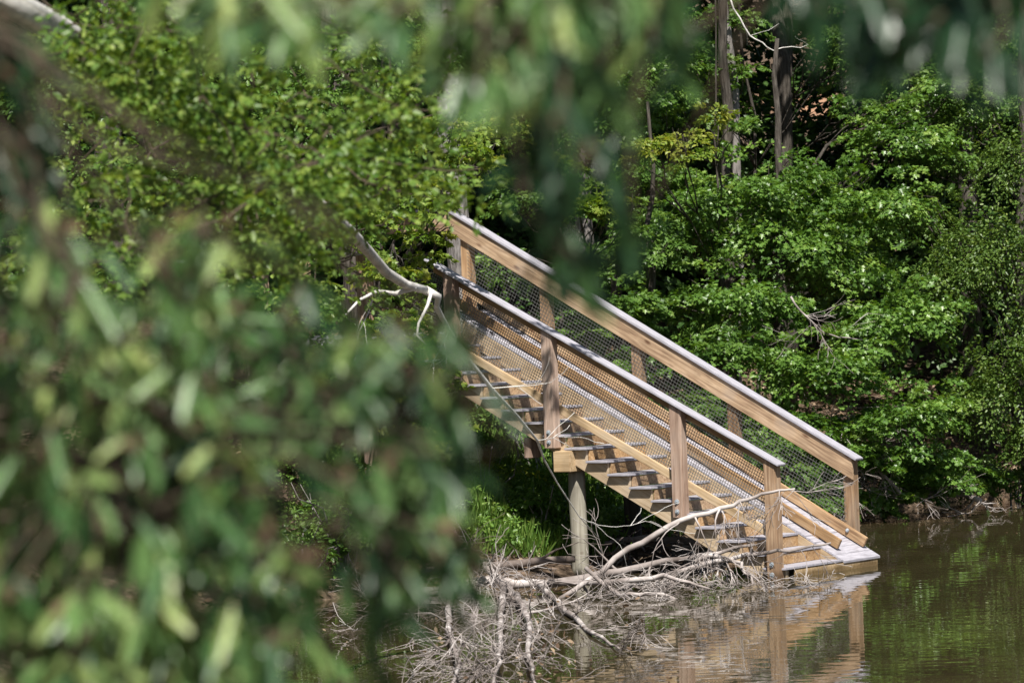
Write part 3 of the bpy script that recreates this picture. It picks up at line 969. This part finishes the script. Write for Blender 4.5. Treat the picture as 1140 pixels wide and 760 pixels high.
shrub(600, 470, 50.2, .7, 'sunlit shrub on the bank left of the middle near post', M['maple'])
shrub(540, 520, 48.6, .6, 'bright low shrub left of the pale round pile', M['sweet'], size=.07)
shrub(660, 560, 49.5, .55, 'shrub between the pale pile and the dark pile', M['maple'])
shrub(600, 560, 47.9, .5, 'green shrub just left of the foot of the pale pile', M['maple'])
shrub(730, 590, 50.5, .45, 'shrub in shade under the stringer beside the dark pile', M['maple2'], size=.08)
shrub(450, 520, 46.3, .6, 'shrub with star leaves under the stair head, beside bare twigs', M['sweet'], shape='maple', size=.08)
shrub(900, 590, 53.0, .5, 'shrub filling the space between the end posts of the two railings', M['maple2'])
shrub(800, 545, 52.0, .6, 'shrub behind the wire mesh of the far railing', M['maple2'])
shrub(420, 600, 44.6, .5, 'dark shrub at the waterline left of the dead brush', M['maple2'], ns=16)
shrub(380, 560, 45.2, .6, 'dark shrub on the shaded bank behind the blurred leaves', M['maple2'], ns=30)
shrub(330, 620, 44.6, .6, 'shaded shrub at the water behind the blurred leaves', M['maple2'], ns=30)
shrub(460, 590, 46.2, .5, 'low green shrub in front of the grass left of the dark log', M['maple2'], ns=24)
shrub(1125, 520, 58.5, .6, 'low shrub under the vine curtains at the water', M['maple2'])

# ------------------------------------------------------------------ dead wood
def dead_twigs(t, p, d, length, r, depth, grav=.25, spread=.75):
    n = max(4, int(length / .085))
    pts = [Vector(p)]; dd = Vector(d).normalized()
    bend = Vector((rnd.gauss(0, .05), rnd.gauss(0, .05), rnd.gauss(0, .05) - grav * .05))
    for i in range(n):
        dd = (dd + bend + Vector((rnd.gauss(0, .14), rnd.gauss(0, .14), rnd.gauss(0, .14)))).normalized()
        q = pts[-1] + dd * (length / n)
        if q.z < .03 and rnd.random() < .8: dd.z = abs(dd.z) * .3; q.z = max(q.z, pts[-1].z - .01)
        pts.append(q)
    rad = [max(r * (1 - .7 * i / n), .0032) for i in range(n + 1)]
    t.add(pts, rad, 6 if r > .015 else 4, cap=False)
    if depth <= 0: return
    nb = rnd.randint(3, 5) if depth > 1 else rnd.randint(3, 5)
    for _ in range(nb):
        i = rnd.randint(max(1, n // 5), n)
        loc_d = (pts[i] - pts[i - 1]).normalized()
        side = loc_d.orthogonal().normalized()
        side.rotate(Matrix.Rotation(rnd.uniform(0, 6.283), 3, loc_d))
        nd = (loc_d + side * spread * rnd.uniform(.5, 1.2) + Vector((0, 0, -grav * .4))).normalized()
        dead_twigs(t, pts[i], nd, length * rnd.uniform(.4, .75), max(rad[i] * .6, .0028), depth - 1, grav, spread)


def fallen(name, label, path, radii, twigs, mat, depth=3, group='dead branches lying in the water', tl=(.5, 1.1), grav=.35, dirb=(0, -.3, -.5)):
    """path: list of (u, v, d)"""
    pts = [at(*p) for p in path]
    # refine
    fine, rr = [], []
    for i in range(len(pts) - 1):
        m = 4
        for j in range(m):
            f = j / m
            fine.append(pts[i].lerp(pts[i + 1], f) + Vector((rnd.gauss(0, .012), rnd.gauss(0, .012), rnd.gauss(0, .012))))
            rr.append(radii[i] * (1 - f) + radii[i + 1] * f)
    fine.append(pts[-1]); rr.append(radii[-1])
    root = empty(name, fine[0], label, 'dead branch', group)
    t = Tubes(); t.add(fine, rr, 9)
    world_child(link('limb', t.mesh('limb'), mat), root)
    for _ in range(twigs):
        t = Tubes()
        i = rnd.randint(len(fine) // 6, len(fine) - 1)
        d = Vector((rnd.uniform(-1, 1), rnd.uniform(-1, .6), rnd.uniform(-1, .5))) + Vector(dirb)
        dead_twigs(t, fine[i], d, rnd.uniform(*tl), min(rr[i] * .6, .018) * rnd.uniform(.5, 1), depth - 1, grav)
        world_child(link('twig', t.mesh('twig'), mat), root)


fallen('fallen_limb', 'thick grey log lying level behind the pale pile, bare twigs along it',
       [(470, 660, 44.3), (540, 646, 44.3), (610, 650, 44.2), (690, 636, 44.2), (760, 622, 44.2), (840, 606, 44.2)], [.06, .055, .05, .042, .03, .015], 13, M['dead'], tl=(.4, .8), dirb=(0, -.4, .0))
fallen('fallen_limb', 'dark crooked limb bending down in front of the shaded log left of the pale pile',
       [(500, 616, 44.6), (535, 626, 44.2), (562, 650, 43.4), (572, 668, 42.4)], [.05, .048, .042, .028], 12, M['dead'], depth=3, tl=(.5, 1.0), grav=.5, dirb=(0, -1.0, .2))
for (label, path, n) in (
        ('forked bare limb lying out over the water at the middle of the lower edge', [(562, 655, 43.2), (556, 690, 39.0), (556, 730, 35.3), (545, 768, 32.3)], 11),
        ('bare limb fanning to the lower edge just left of the reflection of the pile', [(575, 660, 43.2), (588, 690, 38.9), (590, 735, 34.7), (598, 765, 32.4)], 7),
        ('bare limb fanning to the lower edge, leftmost of those beyond the blurred leaves', [(500, 660, 43), (498, 700, 38.3), (512, 740, 34.6), (500, 770, 32.4)], 9)):
    pts_w = []
    fallen('fallen_limb', label, path, [.038, .03, .02, .009], n + 1, M['dead'], depth=3, tl=(.4, .85), grav=.1, dirb=(0, -.6, .5))
fallen('fallen_limb', 'long limb rising across the foot of the nearest railing post',
       [(585, 690, 42.9), (640, 655, 43.3), (700, 612, 43.6), (760, 578, 43.7), (815, 562, 43.75), (850, 548, 43.7), (885, 544, 43.6)], [.015, .028, .034, .03, .024, .018, .01], 11, M['dead'], depth=3, tl=(.3, .7), dirb=(0,-.3,-.6))
fallen('fallen_limb', 'slender limb crossing the bottom treads in front of the end post',
       [(690, 655, 44.0), (760, 634, 43.9), (830, 617, 43.8), (880, 612, 43.7), (925, 604, 43.8)], [.03, .028, .024, .018, .01], 8, M['dead'], depth=3, tl=(.25, .5), grav=.7, dirb=(-.2, -.2, -.4))
fallen('fallen_limb', 'pale curving bare limb reaching right low over the water',
       [(650, 632, 43.2), (690, 662, 42.8), (730, 660, 42.6), (770, 672, 42.4), (790, 705, 42.0), (800, 735, 41.2)], [.025, .024, .02, .015, .01, .005], 9, M['dead'], depth=3, tl=(.25, .6), dirb=(.1, -.5, .1))
fallen('fallen_limb', 'brush of grey twigs drooping into the water left of the end post',
       [(740, 640, 44.2), (790, 618, 44.0), (825, 626, 43.7), (838, 650, 43.3)], [.03, .028, .02, .01], 11, M['dead'], depth=3, tl=(.4, .8), grav=.9, dirb=(.0, -.5, -.3))
fallen('fallen_limb', 'forked bare limb over the water between the pale pile and the bolted post',
       [(610, 648, 43.8), (680, 648, 43.2), (740, 640, 43.0), (790, 655, 42.6)], [.04, .034, .026, .012], 6, M['dead'], depth=3, tl=(.4, .8), grav=.4, dirb=(.1, -.6, .0))
fallen('fallen_limb', 'dark log lying low along the shaded waterline left of the pale pile',
       [(400, 650, 45.6), (480, 636, 45.6), (560, 628, 45.8), (640, 622, 46.0)], [.055, .055, .05, .04], 8, M['dead_dark'], depth=2, dirb=(0, -.3, .3))
fallen('fallen_limb', 'shaded branchy limb at the lowest left of the brush pile',
       [(400, 700, 41.5), (450, 690, 41.6), (500, 686, 41.8), (540, 690, 41.9)], [.05, .045, .035, .02], 9, M['dead_dark'], depth=3, tl=(.4, .8), grav=.2, dirb=(0, -.5, .2))
fallen('fallen_limb', 'bare limb sloping down to the water from the middle of the brush pile',
       [(600, 652, 43.6), (640, 688, 40.2), (668, 710, 37.8), (690, 722, 36.6)], [.035, .03, .018, .008], 7, M['dead'], depth=3, tl=(.3, .7), grav=.3, dirb=(.2, -.5, .1))
fallen('fallen_limb', 'brown limb lying on the leafy bank behind the brush, beneath the stringer',
       [(660, 606, 47.6), (720, 598, 47.6), (790, 604, 47.4), (840, 616, 47.2)], [.03, .035, .03, .02], 9, M['dead'], depth=3, tl=(.3, .6), dirb=(0, -.2, .1))
fallen('fallen_limb', 'driftwood log poking from the far shore right of the far end post',
       [(985, 545, 55.6), (1040, 549, 55.5), (1075, 550, 55.2), (1092, 557, 54.9)], [.05, .045, .05, .03], 8, M['dead'], depth=2, tl=(.3, .7), group='dead branches on the far shore', dirb=(0, 0, .1))
fallen('fallen_limb', 'spray of thin bare twigs on the far shore just right of the far railing end',
       [(1010, 560, 54.6), (985, 530, 54.4), (950, 500, 54.2), (910, 470, 54.2)], [.025, .02, .014, .008], 20, M['dead'], depth=3, tl=(.4, .9), group='dead branches on the far shore', dirb=(.2, 0, .2))
fallen('fallen_limb', 'pale dead branch caught in the maple above the far railing',
       [(880, 330, 53.0), (905, 360, 53.0), (925, 375, 53.0), (960, 378, 53.0)], [.014, .013, .01, .005], 9, M['dead'], depth=2, tl=(.3, .6), group='dead branches on the far shore', dirb=(0, 0, 0))
fallen('fallen_limb', 'white thin dead branch bent across the dark trunks at the top edge',
       [(812, 0, 58.3), (835, 40, 58.2), (860, 55, 58.2), (900, 50, 58.2)], [.013, .012, .009, .005], 3, M['bark_pale'], depth=1, tl=(.3, .6), group='dead branches on the far shore', dirb=(0, 0, 0))

# ------------------------------------------------------------------ small pale box among the leaves
b = at(222, 314, 44)
root = empty('nest_box', (b.x, b.y, gz(b.x, b.y)), 'small pale grey box on a post among the leaves left of the stair head', 'nest box')
def wbox(name, x0, x1, y0, y1, z0, z1, mat):
    me = bpy.data.meshes.new(name)
    V = [(x, y, z) for x in (x0, x1) for y in (y0, y1) for z in (z0, z1)]
    me.from_pydata(V, [], [(0, 1, 3, 2), (4, 6, 7, 5), (0, 4, 5, 1), (2, 3, 7, 6), (0, 2, 6, 4), (1, 5, 7, 3)]); bevel(me, .004)
    return link(name, me, mat)
world_child(wbox('box', b.x - .075, b.x + .075, b.y - .07, b.y + .07, b.z - .09, b.z + .08, M['cap']), root)
world_child(wbox('lid', b.x - .09, b.x + .09, b.y - .09, b.y + .08, b.z + .081, b.z + .1, M['cap']), root)
world_child(wbox('post', b.x - .03, b.x + .03, b.y + .072, b.y + .12, gz(b.x, b.y) - .1, b.z + .08, M['pine_grey']), root)

# ------------------------------------------------------------------ the leaning tree on the left bank, slightly out of focus
bx, by = -4.7, 23.5
bz = gz(bx, by) - .1
root = empty('beech_tree', (bx, by, bz), 'tree with small yellow green leaves and a long white limb reaching down to the stairs', 'tree')
t = Tubes()
trunk = wiggle((bx, by, bz), (bx + .4, by + 1.5, bz + 11), 12, .008)
t.add(trunk, [.2 * (1.3 if i == 0 else 1 - .7 * i / 12) for i in range(13)], 14)
world_child(link('trunk', t.mesh('trunk'), M['bark_grey']), root)
t = Tubes()
path = [(-40, -25, 19.5), (60, 30, 20.5), (150, 92, 22.5), (235, 152, 25), (300, 192, 28), (355, 228, 31), (392, 260, 33.2), (412, 282, 34), (430, 303, 34.5), (452, 317, 35), (474, 323, 35.3)]
lp = [trunk[6]] + [at(*p) for p in path]
t.add(lp, [.085, .08, .075, .07, .065, .06, .057, .05, .047, .044, .041, .036], 12)
p1 = [at(*p) for p in [(474, 323, 35.3), (488, 330, 35.4), (486, 342, 35.5), (500, 368, 35.8), (520, 398, 36), (547, 432, 36.3), (575, 462, 36.8), (598, 490, 37.4), (606, 512, 37.8), (622, 540, 38.2), (645, 575, 38.6), (668, 600, 39)]]
t.add(p1, [.042, .032, .026, .022, .02, .018, .015, .012, .009, .007, .005, .004], 9)
p2 = [at(*p) for p in [(462, 320, 35.1), (440, 327, 35), (420, 324, 34.8), (400, 334, 34.6), (385, 350, 34.4)]]
t.add(p2, [.026, .021, .017, .013, .008], 8)
dead_twigs(t, p2[2], (-.4, 0, -.5), .5, .008, 1, .3)
dead_twigs(t, p1[5], (.6, 0, .1), .6, .008, 1, .1)
dead_twigs(t, p1[3], (-.3, 0, -.6), .5, .007, 1, .1)
p3 = [at(*p) for p in [(480, 326, 35.3), (476, 340, 35.2), (466, 360, 35), (464, 373, 34.9), (474, 384, 34.9)]]
t.add(p3, [.018, .015, .012, .01, .007], 7)
for s, e in (((598, 490, 37.4), (640, 482, 38)), ((645, 575, 38.6), (700, 600, 39.3))):
    dead_twigs(t, at(*s), at(*e) - at(*s), (at(*e) - at(*s)).length * 1.1, .006, 1, .2)
world_child(link('limb', t.mesh('limb'), M['bark_pale']), root)
t = Tubes()
lv = Leaves()
spots = []
for _ in range(170):
    u = rnd.uniform(10, 540); v = rnd.uniform(-70, 330)
    # foliage follows the limb: thins out towards its tip and below it
    if v > 235 and u > 320: continue
    if u > 430 and v < 120 and rnd.random() < .5: continue
    if u < 60 and v < 200: continue
    spots.append((u, v, rnd.uniform(17, 26)))
for (u, v) in ((410, 200), (440, 235), (390, 300), (350, 330), (260, 370), (300, 300), (450, 170), (220, 330), (510, 120), (480, 220)):
    spots.append((u, v, rnd.uniform(27, 33)))
for _ in range(60):
    f = rnd.random() ** .8
    spots.append((60 + f * 300 + rnd.gauss(0, 22), 30 + f * 200 + rnd.gauss(0, 22), rnd.uniform(17.5, 21)))
hubs = []
for (u, v, d) in spots:
    c = at(u, v, d)
    k = min(range(len(lp)), key=lambda i: (lp[i] - c).length)
    hubs.append(c)
    q = min(hubs[:-1] + lp[1:], key=lambda h: (h - c).length) if len(hubs) > 1 else lp[k]
    t.add(wiggle(q, c, 4, .05, -.02), [.009, .007, .006, .005, .004], 4)
    lobe(lv, c, (.21, .3, .11), 9, 17, .047, tint0=.6, droop=.5, clumpvar=.14, nrand=.55)
for _ in range(44):          # the part of the crown above the picture that dapples the stair head
    c = Vector((rnd.uniform(-5, 1.2), rnd.uniform(36, 43.5), rnd.uniform(7.6, 9.6)))
    if c.x > -.4 and c.y < 40: continue
    lobe(lv, c, (.5, .5, .25), 7, 12, .12, tint0=.5, droop=.5)
    k = len(lp) - 5
world_child(link('boughs', t.mesh('boughs'), M['twig']), root)
world_child(link('crown', lv.mesh('crown', 'oval'), M['beech']), root)

# ------------------------------------------------------------------ oaks close to the camera
def near_tree(name, label, trunk_xy, r, clusters, boughs, zoff):
    tx, ty = trunk_xy
    g = gz(tx, ty) - .1
    root = empty(name, (tx, ty, g), label, 'tree', 'oaks beside the camera')
    t = Tubes()
    tr = wiggle((tx, ty, g), (tx * 1.05, ty + .4, g + 7), 10, .008)
    t.add(tr, [r * (1.3 if i == 0 else 1 - .06 * i) for i in range(11)], 16)
    world_child(link('trunk', t.mesh('trunk'), M['bark_grey']), root)
    bp = []; tubes = []
    for b in boughs:
        t = Tubes(); tubes.append(t)
        e = at(*b)
        k = min(range(len(tr)), key=lambda i: (tr[i] - (e + Vector((0, 0, zoff)))).length)
        pts = wiggle(tr[k], e, 12, .012, -.01)
        t.add(pts, [.009 * (1 - .7 * i / 12) for i in range(13)], 7)
        bp += [(p, t) for p in pts[3:]]
    lv = Leaves(); br = Leaves()
    for (u, v, d, n, tint) in clusters:
        c = at(u, v, d)
        q, t = min(bp, key=lambda p: (p[0] - c).length)
        t.add(wiggle(q, c, 4, .05, -.03), [.005, .0045, .004, .0035, .003], 5)
        ax = (c - q); ax.z *= .5
        ax = np.array((ax.normalized() if ax.length > 1e-4 else Vector((0, 0, -1))) + Vector((0, 0, -.25)))
        O = np.array(c) + rng.normal(0, .014, (n, 3)) - ax * rng.uniform(0, .05, (n, 1))
        a = rng.normal(0, .45, (n, 3)) + ax * .3 + np.array([0, 0, -1.0])
        N = np.array([0, -.5, .7]) + rng.normal(0, .55, (n, 3))
        lv.add(O, a, N, rng.uniform(.05, .1, n), tint + rng.normal(0, .26, n))
        if rnd.random() < .35:
            m = 4
            br.add(np.array(c) + rng.normal(0, .008, (m, 3)), rng.normal(0, .6, (m, 3)) + np.array([0, 0, -.3]), rng.normal(0, 1, (m, 3)), rng.uniform(.02, .035, m), rng.uniform(0, .5, m))
    for t in tubes:
        world_child(link('bough', t.mesh('bough'), M['twig']), root)
    world_child(link('crown', lv.mesh('crown', 'oak'), M['oak']), root)
    o = link('buds', br.mesh('buds', 'oval'), M['brown']); world_child(o, root); o['kind'] = 'stuff'


def inpoly(u, v, poly):
    c = False
    for i in range(len(poly)):
        x0, y0 = poly[i]; x1, y1 = poly[i - 1]
        if (y0 > v) != (y1 > v) and u < (x1 - x0) * (v - y0) / (y1 - y0) + x0: c = not c
    return c


LEFT = [(-60, 320), (40, 285), (130, 320), (240, 350), (330, 350), (400, 385), (440, 400), (450, 460), (500, 540), (510, 590), (480, 650), (450, 700), (420, 800), (-60, 800)]
cl = []
while len(cl) < 345:
    u, v = rnd.uniform(-60, 520), rnd.uniform(260, 800)
    if not inpoly(u + rnd.gauss(0, 22), v + rnd.gauss(0, 22), LEFT): continue
    if 290 < u < 430 and 470 < v and rnd.random() < .72: continue
    if u > 440 and rnd.random() < .2: continue
    cl.append((u, v - 20, rnd.uniform(5.4, 7.4), rnd.randint(5, 9), .4 if u > 250 else .6))
for _ in range(34):          # loose sprigs past the edge of the mass
    cl.append((rnd.uniform(380, 530), rnd.uniform(360, 640), rnd.uniform(5.2, 6.6), rnd.randint(2, 4), .35))
for _ in range(16):
    cl.append((rnd.uniform(-40, 70), rnd.uniform(-20, 290), rnd.uniform(5.2, 6.4), rnd.randint(3, 6), -.1))  # low tint paints shade into these upper left leaves
for _ in range(14):
    cl.append((rnd.uniform(60, 330), rnd.uniform(225, 290), rnd.uniform(5.6, 7.0), rnd.randint(2, 4), .6))
for (u, v) in ((20, 20), (10, 90), (35, 140), (-10, 60), (50, 50), (15, 170)):
    cl.append((u, v, 5.6, 7, .0))  # painted shade here too, by low tint
near_tree('oak_tree', 'blurred oak close to the camera whose drooping leaves fill the lower left', (-2.3, 6.6), .14, cl,
          [(60, 330, 6.6), (180, 380, 6.2), (330, 400, 6.8), (430, 420, 6.4), (120, 520, 6.0), (300, 560, 6.4), (430, 560, 6.2), (60, 680, 6.2), (260, 700, 6.6), (-30, 20, 5.6), (480, 560, 6.6)], -.35)
cl = []
for (u0, u1, v0, v1, n, tint) in ((180, 480, -60, 0, 16, .6), (230, 470, -10, 25, 9, .6), (470, 740, -60, 60, 26, .55), (500, 690, 50, 110, 14, .6), (600, 760, -20, 60, 10, .1),
                                  (560, 720, 110, 230, 9, -.2), (640, 730, 270, 300, 3, .0), (585, 650, 285, 330, 2, .0),  # hanging sprigs: lowered tint paints in their shade
                                  (880, 1150, -70, 20, 26, -.3), (930, 1010, 20, 90, 9, -.3), (1040, 1150, 0, 70, 12, -.3), (-40, 1180, -220, -90, 20, .3), (820, 1220, -260, -90, 26, .2), (520, 800, -240, -100, 12, .2)):  # negative tint paints shade; topmost clusters, out of view, added to cast it
    for _ in range(n):
        cl.append((rnd.uniform(u0, u1), rnd.uniform(v0, v1), rnd.uniform(5.0, 6.6), rnd.randint(6, 9), tint))
near_tree('oak_tree', 'blurred oak close to the camera whose boughs hang in from the upper edge', (2.5, 6.2), .15, cl,
          [(1000, -60, 5.8), (700, -90, 5.8), (600, -40, 5.6), (300, -70, 5.8), (900, -60, 6.2), (1100, -30, 5.4), (450, -150, 6), (800, -160, 5.6), (150, -120, 5.8)], .5)

# ------------------------------------------------------------------ light
w = bpy.data.worlds.new('World'); sc.world = w; w.use_nodes = True
nt = w.node_tree
sky = nt.nodes.new('ShaderNodeTexSky'); sky.sky_type = 'NISHITA'; sky.sun_disc = False
sky.sun_elevation = math.asin(SUN.z); sky.sun_rotation = math.atan2(SUN.x, SUN.y)
nt.links.new(sky.outputs[0], nt.nodes['Background'].inputs[0]); nt.nodes['Background'].inputs[1].default_value = .045
ld = bpy.data.lights.new('sun', 'SUN'); ld.energy = 5.0; ld.angle = R(.5); ld.color = (1, .95, .87)
lo = bpy.data.objects.new('sun', ld); C.objects.link(lo)
lo.rotation_euler = SUN.to_track_quat('Z', 'Y').to_euler()
lo.location = (0, 0, 30)

# ------------------------------------------------------------------ camera
cd = bpy.data.cameras.new('camera'); co = bpy.data.objects.new('camera', cd); C.objects.link(co)
cd.sensor_width = 36; cd.lens = F / 1140 * 36; cd.clip_end = 2000; cd.clip_start = .1
cr, sr = math.cos(ROLL), math.sin(ROLL)
X = RGT * cr - UPV * sr; Y = RGT * sr + UPV * cr; Z = -FWD
m = Matrix((X, Y, Z)).transposed().to_4x4(); m.translation = CAM
co.matrix_world = m
cd.dof.use_dof = True; cd.dof.focus_distance = 45.5; cd.dof.aperture_fstop = (cd.lens / 1000) / .032
cd.dof.aperture_blades = 0
sc.camera = co

sc.view_settings.view_transform = 'Standard'; sc.view_settings.look = 'None'
sc.view_settings.exposure = .78; sc.view_settings.gamma = 1
sc.cycles.use_denoising = True
sc.cycles.max_bounces = 6; sc.cycles.diffuse_bounces = 3; sc.cycles.glossy_bounces = 3; sc.cycles.transmission_bounces = 3
